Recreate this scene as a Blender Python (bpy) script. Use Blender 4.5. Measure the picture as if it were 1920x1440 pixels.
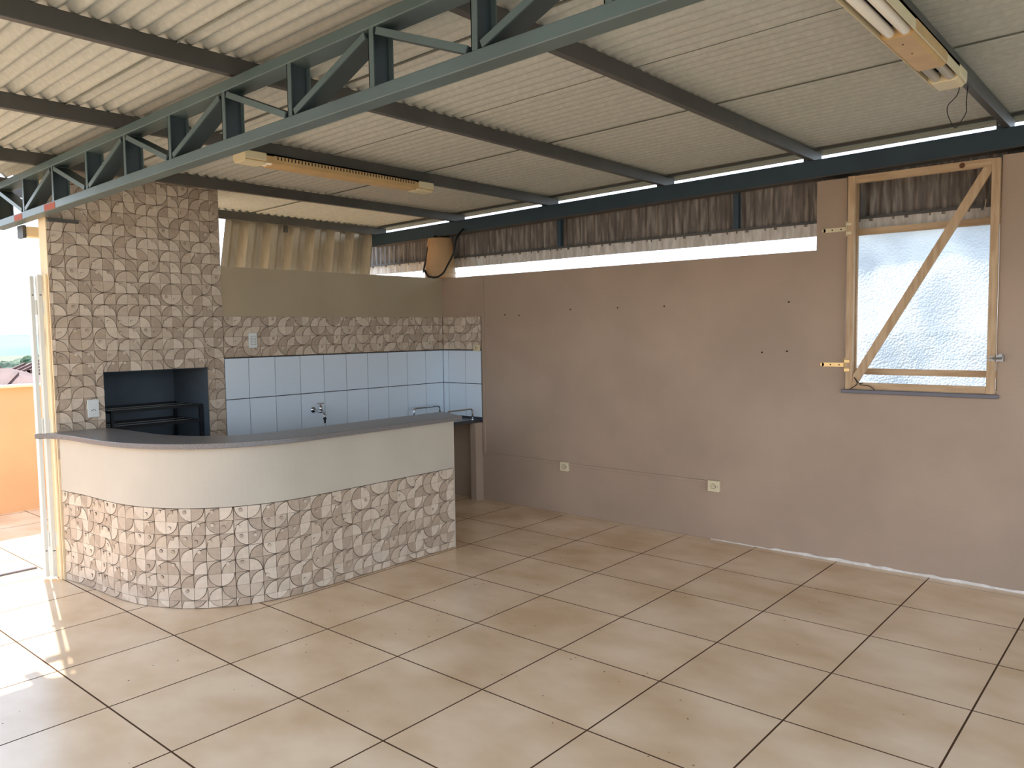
import bpy, math, random
from mathutils import Vector, Matrix
for o in list(bpy.data.objects):
    bpy.data.objects.remove(o)
scene = bpy.context.scene
COL = scene.collection
random.seed(7)

# ------------------------------------------------------------------ camera
yaw, pitch, roll = 2.28218580, -0.0682324135, 0.0135746258
fw = Vector((math.cos(yaw)*math.cos(pitch), math.sin(yaw)*math.cos(pitch), math.sin(pitch)))
rt = Vector((math.sin(yaw), -math.cos(yaw), 0.0))
dn = fw.cross(rt)
c_, s_ = math.cos(roll), math.sin(roll)
r2 = c_*rt + s_*dn
d2 = -s_*rt + c_*dn
cam = bpy.data.cameras.new('camera')
cam.sensor_width = 36.0
cam.lens = 1479.38761/1920*36.0
cam.clip_end = 3000
cam_o = bpy.data.objects.new('camera', cam)
M = Matrix((( r2.x, -d2.x, -fw.x, 4.27218),
            ( r2.y, -d2.y, -fw.y, -2.02331),
            ( r2.z, -d2.z, -fw.z, 1.68272),
            (0, 0, 0, 1)))
cam_o.matrix_world = M
COL.objects.link(cam_o)
scene.camera = cam_o

# ------------------------------------------------------------------ light
scene.view_settings.view_transform = 'Standard'
scene.view_settings.look = 'None'
scene.view_settings.gamma = 1.0
scene.view_settings.use_curve_mapping = False
scene.view_settings.exposure = 0.75
SUN_E, SKY_S = 6.4, 2.0

w = bpy.data.worlds.new('World'); scene.world = w; w.use_nodes = True
nt = w.node_tree; nt.nodes.clear()
tc = nt.nodes.new('ShaderNodeTexCoord'); sx = nt.nodes.new('ShaderNodeSeparateXYZ')
cr = nt.nodes.new('ShaderNodeValToRGB'); bg = nt.nodes.new('ShaderNodeBackground'); wo = nt.nodes.new('ShaderNodeOutputWorld')
nt.links.new(tc.outputs['Generated'], sx.inputs[0]); nt.links.new(sx.outputs['Z'], cr.inputs[0])
e = cr.color_ramp.elements
e[0].position = 0.0; e[0].color = (0.84, 0.92, 1.0, 1)
e[1].position = 0.75; e[1].color = (0.40, 0.62, 1.0, 1)
nt.links.new(cr.outputs[0], bg.inputs[0]); bg.inputs[1].default_value = SKY_S
nt.links.new(bg.outputs[0], wo.inputs[0])

sl = bpy.data.lights.new('sun', 'SUN'); sl.energy = SUN_E; sl.angle = math.radians(0.6); sl.color = (1.0, 0.95, 0.88)
so = bpy.data.objects.new('sun', sl); COL.objects.link(so)
el = math.radians(47.0)
sdir = Vector((0.961*math.cos(el), -0.275*math.cos(el), -math.sin(el)))      # the way the light travels
so.rotation_euler = sdir.to_track_quat('-Z', 'Y').to_euler(); so.location = (-20, 6, 20)

# ------------------------------------------------------------------ helpers
def lin(r, g=None, b=None):
    if g is None: r, g, b = r
    f = lambda c: (c/255/12.92 if c/255 <= 0.04045 else ((c/255+0.055)/1.055)**2.4)
    return (f(r), f(g), f(b), 1)

MATS = {}
def mat(name, col, rough=0.6, metal=0.0, spec=0.5, var=0.0, scale=6.0, stretch=(1, 1, 1), bump=0.0, bscale=40.0, objvar=0.0, col2=None, mixlo=0.4, mixhi=0.65, transl=0.0, detail=6.0):
    m = bpy.data.materials.new(name); m.use_nodes = True
    t = m.node_tree; N = t.nodes; L = t.links
    b = N['Principled BSDF']
    b.inputs['Roughness'].default_value = rough; b.inputs['Metallic'].default_value = metal
    b.inputs['Specular IOR Level'].default_value = spec
    b.inputs['Base Color'].default_value = col
    src = None
    tcn = N.new('ShaderNodeTexCoord'); mp = N.new('ShaderNodeMapping'); mp.inputs['Scale'].default_value = stretch
    geo = N.new('ShaderNodeNewGeometry')
    L.new(geo.outputs['Position'], mp.inputs['Vector'])
    if var > 0 or col2 is not None:
        nz = N.new('ShaderNodeTexNoise'); nz.inputs['Scale'].default_value = scale; nz.inputs['Detail'].default_value = detail
        L.new(mp.outputs[0], nz.inputs['Vector'])
        rp = N.new('ShaderNodeValToRGB')
        rp.color_ramp.elements[0].position = mixlo; rp.color_ramp.elements[1].position = mixhi
        a = col if col2 is not None else tuple(max(0, c*(1-var)) for c in col[:3])+(1,)
        z = col2 if col2 is not None else tuple(min(1, c*(1+var)) for c in col[:3])+(1,)
        rp.color_ramp.elements[0].color = a; rp.color_ramp.elements[1].color = z
        L.new(nz.outputs['Fac'], rp.inputs[0]); src = rp.outputs[0]
    if objvar > 0:
        oi = N.new('ShaderNodeObjectInfo'); mr = N.new('ShaderNodeMapRange')
        mr.inputs['To Min'].default_value = 1-objvar; mr.inputs['To Max'].default_value = 1+objvar
        L.new(oi.outputs['Random'], mr.inputs[0])
        mx = N.new('ShaderNodeVectorMath'); mx.operation = 'SCALE'
        if src is not None: L.new(src, mx.inputs[0])
        else: mx.inputs[0].default_value = col[:3]
        L.new(mr.outputs[0], mx.inputs['Scale']); src = mx.outputs[0]
    if src is not None: L.new(src, b.inputs['Base Color'])
    if bump > 0:
        n2 = N.new('ShaderNodeTexNoise'); n2.inputs['Scale'].default_value = bscale; n2.inputs['Detail'].default_value = 5
        L.new(mp.outputs[0], n2.inputs['Vector'])
        bp = N.new('ShaderNodeBump'); bp.inputs['Strength'].default_value = bump; bp.inputs['Distance'].default_value = 0.01
        L.new(n2.outputs['Fac'], bp.inputs['Height']); L.new(bp.outputs[0], b.inputs['Normal'])
    MATS[name] = m
    return m

class MB:
    def __init__(s): s.v = []; s.f = []; s.m = []
    def add(s, vs, fs, mi=0):
        n = len(s.v); s.v += [tuple(v) for v in vs]
        for f in fs: s.f.append(tuple(i+n for i in f)); s.m.append(mi)
        return s
    def box(s, a, b, mi=0, bev=0.0):
        x0, x1 = sorted((a[0], b[0])); y0, y1 = sorted((a[1], b[1])); z0, z1 = sorted((a[2], b[2]))
        s.add([(x0,y0,z0),(x1,y0,z0),(x1,y1,z0),(x0,y1,z0),(x0,y0,z1),(x1,y0,z1),(x1,y1,z1),(x0,y1,z1)],
              [(0,3,2,1),(4,5,6,7),(0,1,5,4),(1,2,6,5),(2,3,7,6),(3,0,4,7)], mi)
        return s
    def bar(s, p, q, wd, hg, up=(0, 0, 1), mi=0):
        p = Vector(p); q = Vector(q); d = (q-p).normalized(); u = Vector(up)
        sd = d.cross(u).normalized(); u = sd.cross(d).normalized()
        vs = []
        for e in (p, q):
            for a, b in ((-1,-1),(1,-1),(1,1),(-1,1)): vs.append(e + sd*wd/2*a + u*hg/2*b)
        s.add(vs, [(0,3,2,1),(4,5,6,7),(0,1,5,4),(1,2,6,5),(2,3,7,6),(3,0,4,7)][:0] + [(0,1,2,3),(7,6,5,4),(0,4,5,1),(1,5,6,2),(2,6,7,3),(3,7,4,0)], mi)
        return s
    def tube(s, pts, r, n=8, mi=0, caps=True):
        pts = [Vector(p) for p in pts]; rs = r if isinstance(r, (list, tuple)) else [r]*len(pts)
        base = len(s.v); prev = None
        for i, p in enumerate(pts):
            d = (pts[min(i+1, len(pts)-1)] - pts[max(i-1, 0)]).normalized()
            if prev is None:
                a = d.orthogonal().normalized()
            else:
                a = (prev - d*prev.dot(d)); a = a.normalized() if a.length > 1e-6 else d.orthogonal().normalized()
            prev = a; b = d.cross(a)
            for k in range(n):
                t = 2*math.pi*k/n
                s.v.append(tuple(p + (a*math.cos(t)+b*math.sin(t))*rs[i]))
        for i in range(len(pts)-1):
            for k in range(n):
                s.f.append((base+i*n+k, base+i*n+(k+1)%n, base+(i+1)*n+(k+1)%n, base+(i+1)*n+k)); s.m.append(mi)
        if caps:
            s.f.append(tuple(base+k for k in reversed(range(n)))); s.m.append(mi)
            e = base+(len(pts)-1)*n
            s.f.append(tuple(e+k for k in range(n))); s.m.append(mi)
        return s
    def lathe(s, prof, c, n=20, mi=0, axis='z'):
        base = len(s.v)
        for r, z in prof:
            for k in range(n):
                t = 2*math.pi*k/n; u, v = r*math.cos(t), r*math.sin(t)
                s.v.append((c[0]+u, c[1]+v, c[2]+z) if axis == 'z' else (c[0]+z, c[1]+u, c[2]+v) if axis == 'x' else (c[0]+u, c[1]+z, c[2]+v))
        for i in range(len(prof)-1):
            for k in range(n):
                s.f.append((base+i*n+k, base+i*n+(k+1)%n, base+(i+1)*n+(k+1)%n, base+(i+1)*n+k)); s.m.append(mi)
        s.f.append(tuple(base+k for k in reversed(range(n)))); s.m.append(mi)
        e = base+(len(prof)-1)*n
        s.f.append(tuple(e+k for k in range(n))); s.m.append(mi)
        return s
    def prism(s, poly, z0, z1, mi=0):
        n = len(poly)
        vs = [(x, y, z0) for x, y in poly]+[(x, y, z1) for x, y in poly]
        fs = [tuple(reversed(range(n))), tuple(range(n, 2*n))]+[(i, (i+1) % n, (i+1) % n+n, i+n) for i in range(n)]
        return s.add(vs, fs, mi)
    def mesh(s, name, mats, smooth=False, recalc=False):
        me = bpy.data.meshes.new(name); me.from_pydata(s.v, [], s.f)
        for m in (mats if isinstance(mats, (list, tuple)) else [mats]): me.materials.append(m)
        me.polygons.foreach_set('material_index', s.m)
        if recalc:
            import bmesh
            bm = bmesh.new(); bm.from_mesh(me); bmesh.ops.recalc_face_normals(bm, faces=bm.faces); bm.to_mesh(me); bm.free()
        if smooth: me.polygons.foreach_set('use_smooth', [True]*len(me.polygons))
        me.update(); return me
    def build(s, name, mats, parent=None, smooth=False, bevel=0.0, recalc=False):
        o = bpy.data.objects.new(name, s.mesh(name, mats, smooth, recalc)); COL.objects.link(o)
        if parent is not None: put(o, parent)
        if bevel > 0:
            md = o.modifiers.new('bevel', 'BEVEL'); md.width = bevel; md.segments = 2; md.limit_method = 'ANGLE'
        return o

def put(o, parent):
    o.parent = parent
    o.matrix_parent_inverse = Matrix.Translation(-parent.location) if parent.parent is None else parent.matrix_parent_inverse.copy() if False else Matrix.Translation(-parent.location)
    return o
def thing(name, label, cat, loc=(0, 0, 0), group=None):
    o = bpy.data.objects.new(name, None); COL.objects.link(o); o.location = loc; o.empty_display_size = 0.1
    o['label'] = label; o['category'] = cat
    if group: o['group'] = group
    return o
def tag(o, label, cat, group=None):
    o['label'] = label; o['category'] = cat
    if group: o['group'] = group
    return o
def struct(o): o['kind'] = 'structure'; return o
def sempty(name, loc=(0, 0, 0)):
    o = bpy.data.objects.new(name, None); COL.objects.link(o); o.location = loc; o['kind'] = 'structure'; return o
def inst(name, me, parent, loc, rz=0.0):
    o = bpy.data.objects.new(name, me); COL.objects.link(o); o.location = loc; o.rotation_euler = (0, 0, rz)
    if parent is not None: put(o, parent)
    return o

# ------------------------------------------------------------------ materials
wallR = mat('wall_paint_brown', lin(172, 150, 130), 0.75, var=0.07, scale=1.3, bump=0.12, bscale=60)
wallB = mat('wall_paint_olive', lin(172, 156, 128), 0.75, var=0.05, scale=1.5, bump=0.10, bscale=60)
plaster = mat('bar_plaster', lin(192, 183, 167), 0.65, var=0.035, scale=2.2, bump=0.08, bscale=50)
peach = mat('peach_paint', lin(226, 176, 130), 0.8, var=0.05, scale=2.0)
cream = mat('cream_paint', lin(236, 214, 176), 0.7, var=0.04)
grout = mat('grout_brown', lin(88, 64, 45), 0.95, spec=0.1)
groutd = mat('grout_mosaic', lin(84, 68, 54), 0.9)
groutw = mat('grout_grey', lin(62, 66, 72), 0.9)
ftile = mat('floor_tile_glaze', lin(216, 181, 142), 0.25, spec=0.5, scale=1.7, stretch=(1, 1.4, 1), col2=lin(242, 214, 180), mixlo=0.33, mixhi=0.66, bump=0.02, bscale=14, objvar=0.03, detail=10)
wtile = mat('white_tile_glaze', lin(216, 228, 238), 0.15, objvar=0.02)
tA = mat('mosaic_light', lin(208, 192, 172), 0.45, var=0.05, scale=30, objvar=0.06)
tB = mat('mosaic_mid', lin(193, 175, 154), 0.45, var=0.05, scale=30, objvar=0.06)
tC = mat('mosaic_dark', lin(176, 157, 137), 0.45, var=0.06, scale=30, objvar=0.06)
granite = mat('granite_grey', lin(122, 119, 118), 0.28, var=0.22, scale=180)
graniteD = mat('granite_dark', lin(66, 66, 66), 0.25, var=0.25, scale=180)
charcoal = mat('charcoal_paint', lin(78, 88, 96), 0.8, var=0.12, scale=3)
iron = mat('black_iron', lin(26, 27, 30), 0.5, metal=0.4)
chrome = mat('chrome', lin(200, 205, 210), 0.15, metal=1.0)
steel = mat('green_grey_steel_paint', lin(86, 102, 102), 0.36, var=0.08, scale=5, spec=0.6)
under = mat('dark_grey_steel', lin(58, 70, 74), 0.4, var=0.06, scale=5)  # darker steel tone for the truss webs and diagonal cores
rust = mat('red_primer', lin(170, 86, 66), 0.7)
purl = mat('purlin_paint', lin(82, 80, 77), 0.5, var=0.12, scale=4)
beamM = mat('eave_beam_blue', lin(52, 70, 82), 0.4, var=0.1, scale=4)
roofM = mat('roof_sheet', lin(176, 178, 170), 0.6, var=0.06, scale=45, stretch=(0.7, 1, 1), bump=0.05, bscale=80, objvar=0.02)
cladM = mat('weathered_cladding', lin(108, 100, 94), 0.6, col2=lin(172, 160, 148), scale=9, stretch=(4, 4, 0.5), mixlo=0.45, mixhi=0.75, bump=0.15, bscale=30, objvar=0.05)
flashM = mat('flashing', lin(196, 188, 178), 0.5, col2=lin(228, 222, 214), scale=6, stretch=(5, 5, 1))
cladB = mat('back_cladding', lin(196, 186, 168), 0.36, metal=0.55, var=0.08, scale=7, stretch=(4, 4, 0.6), bump=0.08, bscale=12)
wood = mat('pine_wood', lin(182, 150, 114), 0.6, col2=lin(206, 176, 140), scale=5, stretch=(9, 9, 1.0), mixlo=0.35, mixhi=0.7)
woodb = mat('pine_wood_bar', lin(182, 150, 114), 0.6, col2=lin(206, 176, 140), scale=5, stretch=(1.0, 9, 9), mixlo=0.35, mixhi=0.7)
knot = mat('wood_knot', lin(100, 60, 34), 0.7)
sillM = mat('sill_slate', lin(96, 98, 108), 0.3)
white = mat('white_plastic', lin(222, 226, 224), 0.4)
ivory = mat('ivory_plastic', lin(222, 208, 172), 0.45)
aged = mat('aged_yellow_plastic', lin(202, 168, 118), 0.5, var=0.06, scale=9)
tubeM = mat('lamp_glass', lin(232, 228, 218), 0.2)
dark = mat('dark_gap', lin(24, 22, 20), 0.8)
brass = mat('brass', lin(214, 186, 128), 0.35, metal=0.7)
alu = mat('white_door_paint', lin(214, 216, 210), 0.4)
bucketM = mat('beige_bucket', lin(190, 152, 110), 0.55, var=0.05, scale=6)
blackM = mat('black_rubber', lin(20, 20, 20), 0.6)
mortar = mat('white_mortar', lin(226, 218, 208), 0.85, var=0.1, scale=30)
stringM = mat('pale_string', lin(200, 185, 165), 0.8)
zinc = mat('zinc', lin(150, 150, 148), 0.4, metal=0.8)
roofTile = mat('terracotta_roof', lin(104, 72, 62), 0.8, var=0.2, scale=2.5)
housew = mat('house_wall', lin(140, 120, 104), 0.8)
foliage = mat('foliage', lin(36, 60, 34), 0.8, col2=lin(66, 92, 52), scale=1.2, mixlo=0.4, mixhi=0.65)
bark = mat('bark', lin(92, 74, 58), 0.9)
hillM = mat('hill', lin(70, 104, 92), 0.9, col2=lin(92, 112, 124), scale=0.01)
landM = mat('land', lin(90, 94, 66), 0.9, var=0.2, scale=0.03)

# bubble film in the window: light shines through it
film = bpy.data.materials.new('bubble_film'); film.use_nodes = True
t = film.node_tree; t.nodes.clear()
o_ = t.nodes.new('ShaderNodeOutputMaterial'); mx = t.nodes.new('ShaderNodeMixShader'); tr = t.nodes.new('ShaderNodeBsdfTranslucent'); gl = t.nodes.new('ShaderNodeBsdfPrincipled')
fr = t.nodes.new('ShaderNodeValToRGB'); fr.color_ramp.elements[0].color = (0.42, 0.44, 0.46, 1); fr.color_ramp.elements[1].color = (0.64, 0.64, 0.63, 1)
fr.color_ramp.elements[0].position = 0.35; fr.color_ramp.elements[1].position = 0.62; gl.inputs['Base Color'].default_value = (0.5, 0.52, 0.54, 1); gl.inputs['Roughness'].default_value = 0.3
mx.inputs[0].default_value = 0.2
vo = t.nodes.new('ShaderNodeTexVoronoi'); vo.inputs['Scale'].default_value = 70; nz = t.nodes.new('ShaderNodeTexNoise'); nz.inputs['Scale'].default_value = 3
geo = t.nodes.new('ShaderNodeNewGeometry'); t.links.new(geo.outputs['Position'], nz.inputs['Vector']); t.links.new(nz.outputs['Fac'], fr.inputs[0]); t.links.new(fr.outputs[0], tr.inputs[0]); bp = t.nodes.new('ShaderNodeBump'); bp.inputs['Strength'].default_value = 0.45; bp.inputs['Distance'].default_value = 0.01
t.links.new(geo.outputs['Position'], vo.inputs['Vector']); t.links.new(vo.outputs['Distance'], bp.inputs['Height'])
t.links.new(bp.outputs[0], tr.inputs['Normal']); t.links.new(bp.outputs[0], gl.inputs['Normal'])
t.links.new(tr.outputs[0], mx.inputs[1]); t.links.new(gl.outputs[0], mx.inputs[2])
tp = t.nodes.new('ShaderNodeBsdfTransparent'); m2 = t.nodes.new('ShaderNodeMixShader'); m2.inputs[0].default_value = 0.06
t.links.new(mx.outputs[0], m2.inputs[1]); t.links.new(tp.outputs[0], m2.inputs[2]); t.links.new(m2.outputs[0], o_.inputs[0])

# ------------------------------------------------------------------ floor
T = 0.6
fl = MB().box((-4.45, -6.0, -0.25), (9.0, 5.2, -0.0012)).build('floor', grout); struct(fl)
g = 0.0033
_tv = [(-.3+g, -.3+g, -.006), (.3-g, -.3+g, -.006), (.3-g, .3-g, -.006), (-.3+g, .3-g, -.006), (-.3+g, -.3+g, -.0005), (.3-g, -.3+g, -.0005), (.3-g, .3-g, -.0005), (-.3+g, .3-g, -.0005), (-.3+g+.0008, -.3+g+.0008, 0), (.3-g-.0008, -.3+g+.0008, 0), (.3-g-.0008, .3-g-.0008, 0), (-.3+g+.0008, .3-g-.0008, 0)]
tmb = MB().add(_tv, [(0,1,5,4),(1,2,6,5),(2,3,7,6),(3,0,4,7),(4,5,9,8),(5,6,10,9),(6,7,11,10),(7,4,8,11)], 1); tmb.f.append((8,9,10,11)); tmb.m.append(0)
tm = tmb.mesh('tile', [ftile, grout])
camx, camy = 4.272, -2.023
rest = MB()
def in_view(x, y):
    d = Vector((x-camx, y-camy, 0)); f2 = Vector((fw.x, fw.y, 0)).normalized(); r2_ = Vector((rt.x, rt.y, 0))
    a, b = d.dot(f2), d.dot(r2_)
    return a > 1.6 and abs(b) < a*0.66+0.6
for i in range(-8, 15):
    for j in range(-10, 9):
        x, y = (i+.5)*T, (j+.5)*T
        inside = y-.3 < 3.69 and not (x+.3 < -1.7 and y > 1.5)
        if inside and in_view(x, y) and x > -4.6 and not (x < -1.6 and y > 0.4 and x > -2.0):
            y1 = min(.3-g, 3.688-y)
            if y1 < .29:
                mm = MB().box((-.3+g, -.3+g, -.012), (.3-g, y1, 0)).mesh('tile', ftile)
                inst('tile', mm, fl, (x, y, 0))
            else: inst('tile', tm, fl, (x, y, 0))
        elif y < 3.3:
            rest.box((x-.3+g, y-.3+g, -.012), (x+.3-g, y+.3-g, 0))
rs = rest.build('tile_field', ftile, fl); rs['kind'] = 'stuff'

rg = random.Random(11); fk = MB()
for k in range(150):
    x, y = rg.uniform(-.5, 3.9), rg.uniform(-1.2, 3.4); r = rg.uniform(.0015, .0042); a = rg.random()*3.14
    if x < .3 and y < 2.6 and x > -2: x += .9
    e1_, e2_ = (math.cos(a)*r*1.8, math.sin(a)*r*1.8), (-math.sin(a)*r, math.cos(a)*r)
    b4 = [(x+e1_[0]*u+e2_[0]*v, y+e1_[1]*u+e2_[1]*v, 0.0002) for u, v in ((-1, 0), (0, -1), (1, 0), (0, 1))]
    fk.add(b4+[(x, y, .0025)], [(0, 1, 4), (1, 2, 4), (2, 3, 4), (3, 0, 4)])
fk = fk.build('dirt_flecks', bark, fl); fk['kind'] = 'stuff'
# ------------------------------------------------------------------ right wall
WY = 3.69; WYo = 3.84; XB = -1.585
wr = MB()
wr.box((XB-.15, WY, 0), (8.0, WYo, 1.235)); wr.box((XB-.15, WY, 1.235), (2.225, WYo, 2.22))
wr.box((2.225, WY, 1.235), (2.43, WYo, 2.70)); wr.box((3.355, WY, 1.235), (8.0, WYo, 2.715))
wr = struct(wr.build('wall_right', wallR))
# white mortar left along the foot of the wall
mb = MB(); n = 44
for side in (0,):
    top = []; bot = []
    for k in range(n+1):
        x = 1.42 + 2.6*k/n
        h = 0.012 + 0.012*random.random() if k > 8 else 0.004+0.006*random.random()
        top.append(h)
    for k in range(n):
        x0 = 1.42+2.6*k/n; x1 = 1.42+2.6*(k+1)/n
        y0 = WY-0.006-0.006*random.random()
        mb.add([(x0, y0, 0.0005), (x1, y0, 0.0005), (x1, WY, 0.0005), (x0, WY, 0.0005), (x0, y0+.003, top[k]), (x1, y0+.003, top[k+1]), (x1, WY, top[k+1]), (x0, WY, top[k])],
               [(0,1,5,4), (4,5,6,7), (0,4,7,3), (1,2,6,5)])
mb.build('mortar_strip', mortar, wr)
# old wall plugs
for x, z in ((1.0, 1.86), (0.55, 1.86), (.05, 1.86), (-.55, 1.82), (2.02, 1.50), (2.03, 1.86), (1.83, 1.49), (-.73, 1.83)):
    MB().lathe([(.007, -.004), (.006, .002), (.002, .0005)], (x, WY, z), 8, axis='y').build('wall_plug', dark, wr)

# ------------------------------------------------------------------ back wall
wb = struct(MB().box((XB-.15, 1.25, 0), (XB, WYo, 2.22)).build('wall_back', wallB))
MB().box((XB-.004, 1.25, 0.76), (XB+.003, WY-.003, 1.49)).build('tile_bed', groutw, wb)
MB().box((XB-.004, 1.25, 1.49), (XB+.003, WY-.003, 1.822)).build('mosaic_bed', groutd, wb)
wtm = {}
def wt(wd, h):
    k = (round(wd, 4), round(h, 4))
    if k not in wtm:
        b = 0.0012; a = wd/2-.0024; c = h/2-.0024
        wtm[k] = MB().add([(.0025,-a,-c),(.0025,a,-c),(.0025,a,c),(.0025,-a,c),(.007,-a,-c),(.007,a,-c),(.007,a,c),(.007,-a,c),(.008,-a+b,-c+b),(.008,a-b,-c+b),(.008,a-b,c-b),(.008,-a+b,c-b)],
                          [(0,1,5,4),(1,2,6,5),(2,3,7,6),(3,0,4,7),(4,5,9,8),(5,6,10,9),(6,7,11,10),(7,4,8,11),(8,9,10,11)]).mesh('white_tile', wtile)
    return wtm[k]
ye = [1.252, 1.464, 1.709, 1.955, 2.202, 2.448, 2.694, 2.941, 3.187, 3.434, 3.680]
rows = [(1.155, 1.486), (0.822, 1.153)]
for z0, z1 in rows:
    for a, b in zip(ye, ye[1:]): inst('white_tile', wt(b-a, z1-z0), wb, (XB, (a+b)/2, (z0+z1)/2))
xe = [XB+.006, -1.502, -1.262, -1.045]
MB().box((XB+.003, WY-.003, 0.76), (-1.043, WY+.004, 1.49)).build('tile_bed', groutw, wr)
MB().box((XB+.003, WY-.003, 1.49), (-1.043, WY+.004, 1.822)).build('mosaic_bed', groutd, wr)
for z0, z1 in rows:
    for a, b in zip(xe, xe[1:]): inst('white_tile', wt(b-a, z1-z0), wr, ((a+b)/2, WY, (z0+z1)/2), -math.pi/2)

# ------------------------------------------------------------------ mosaic cells: embossed quarter-circle tiles
C = 0.0818
CELLS = {}
def cell_geo(ori, ta, tb, kn, cw=C, ch=C):
    """local: x out of the wall, y to the right, z up; origin at the lower left corner of the cell"""
    key = (ori, ta, tb, kn, round(cw, 4), round(ch, 4))
    if key in CELLS: return CELLS[key]
    mb = MB(); gj = 0.0008; n = 7; R = C-0.004; gr = 0.0019
    def X(u, v):                                    # rotate by orientation about the full cell centre
        for _ in range(ori): u, v = C-v, u
        return min(max(u, gj), cw-gj), min(max(v, gj), ch-gj)
    h1, h2, hc = 0.0060, 0.0092, 0.0052
    arc = [(R*math.cos(math.pi/2*k/n), R*math.sin(math.pi/2*k/n)) for k in range(n+1)]
    inner = [(gj, gj)]+[((R-gr)*math.cos(math.pi/2*k/n), (R-gr)*math.sin(math.pi/2*k/n)) for k in range(n+1)]
    inner = [(max(u, gj), max(v, gj)) for u, v in inner]
    hs = [hc]+[h2]*(n+1)
    P = [X(*q) for q in inner]
    m = len(P)
    mb.add([(h, u, v) for h, (u, v) in zip(hs, P)]+[(0.002, u, v) for u, v in P],
           [tuple((0, k, k+1)) for k in range(1, m-1)]+[(k+m, (k+1) % m+m, (k+1) % m, k) for k in range(m)], ta)
    out = [((R+gr)*math.cos(math.pi/2*k/n), (R+gr)*math.sin(math.pi/2*k/n)) for k in range(n+1)]
    out = [(max(u, gj), max(v, gj)) for u, v in out]+[(C-gj, C-gj)]
    Q = [X(*q) for q in out]; m = len(Q)
    mb.add([(h1, u, v) for u, v in Q]+[(0.002, u, v) for u, v in Q],
           [(k, k+1, m-1) for k in range(m-2)]+[(k+m, (k+1) % m+m, (k+1) % m, k) for k in range(m)], tb)
    if kn and ch > C*0.7 and cw > C*0.7:
        cu, cv = ((0.5, 0.74), (0.28, 0.5))[kn-1]; cu *= C; cv *= C; r = C*0.135
        ring = [(cu+r*1.05*math.cos(math.pi*2*k/10), cv+r*.16+r*1.05*math.sin(math.pi*2*k/10)) for k in range(10)]
        mb.add([(0.0104, u, v) for u, v in ring]+[(0.004, u, v) for u, v in ring], [tuple(range(10))]+[(k+10, (k+1) % 10+10, (k+1) % 10, k) for k in range(10)], 3)  # dark crescent above the knob: its shadow painted in grout colour
        K = [(cu+r*math.cos(math.pi*2*k/10), cv+r*math.sin(math.pi*2*k/10)) for k in range(10)]
        mb.add([(0.0124, u, v) for u, v in K]+[(0.004, u, v) for u, v in K], [tuple(range(10))]+[(k+10, (k+1) % 10+10, (k+1) % 10, k) for k in range(10)], tb if kn == 1 else ta)
    mb.orikey = key
    CELLS[key] = mb
    return mb
CM = {}
def cell_mesh(mb):
    if mb.orikey not in CM: CM[mb.orikey] = mb.mesh('mosaic_tile', [tA, tB, tC, groutd], recalc=True)
    return CM[mb.orikey]
def pattern(c, r, rng, humps):
    p = c//2; left = c % 2 == 0
    # orientation 0: arc centre lower left, 1: lower right, 2: upper right, 3: upper left
    row = (r + (p*7 % 2)) % 2
    bowl = not humps or (p*5+r//2) % 3 == 0
    if row == 0: o = (2 if left else 3) if bowl else (1 if left else 0)
    else: o = 1 if bowl else 0
    if rng.random() < 0.18: o = rng.randrange(4)
    ta = rng.choices((0, 1, 2), (5, 3, 3))[0]; tb = rng.choices((0, 1, 2), (1, 4, 4))[0]
    if ta == tb: tb = 2 if ta != 2 else 0
    kn = rng.choices((0, 1, 2), (5, 3, 2))[0]
    return o, ta, tb, kn
def lay(parent, cells, limit=300):
    """cells: (distance, geo, origin, rz) -> the nearest `limit` as parts, the rest joined"""
    cells.sort(key=lambda q: q[0])
    for d, gq, org, rz in cells[:limit]: inst('mosaic_tile', cell_mesh(gq), parent, org, rz)
    if len(cells) > limit:
        mb = MB()
        for d, gq, org, rz in cells[limit:]:
            cs, sn = math.cos(rz), math.sin(rz); nb = len(mb.v)
            mb.v += [(org[0]+x*cs-y*sn, org[1]+x*sn+y*cs, org[2]+z) for x, y, z in gq.v]
            mb.f += [tuple(i+nb for i in f) for f in gq.f]; mb.m += gq.m
        o = mb.build('mosaic_remainder', [tA, tB, tC, groutd], parent, recalc=True); o['kind'] = 'stuff'
rng = random.Random(3)
def dist(p): return (Vector(p)-Vector((4.272, -2.023, 1.683))).length
# band on the back wall and its return on the right wall
lim = []
for r in range(4):
    z = 1.822-(r+1)*C
    for c in range(30):
        y = 1.252+c*C; cw = min(C, WY-.012-y)
        if cw < .012: continue
        if abs(y+C/2-1.503) < .0 : continue
        o, ta, tb, kn = pattern(c, r, rng, False)
        lim.append((dist((XB, y, z)), cell_geo(o, ta, tb, kn, cw), (XB+.001, y, z), 0))
lay(wb, lim)
lim = []
for r in range(4):
    z = 1.822-(r+1)*C
    for c in range(7):
        x = XB+.010+c*C; cw = min(C, -1.044-x)
        if cw < .012: continue
        o, ta, tb, kn = pattern(c, r, rng, False)
        lim.append((dist((x, WY, z)), cell_geo(o, ta, tb, kn, cw), (x, WY-.001, z), -math.pi/2))
lay(wr, lim)

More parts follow.
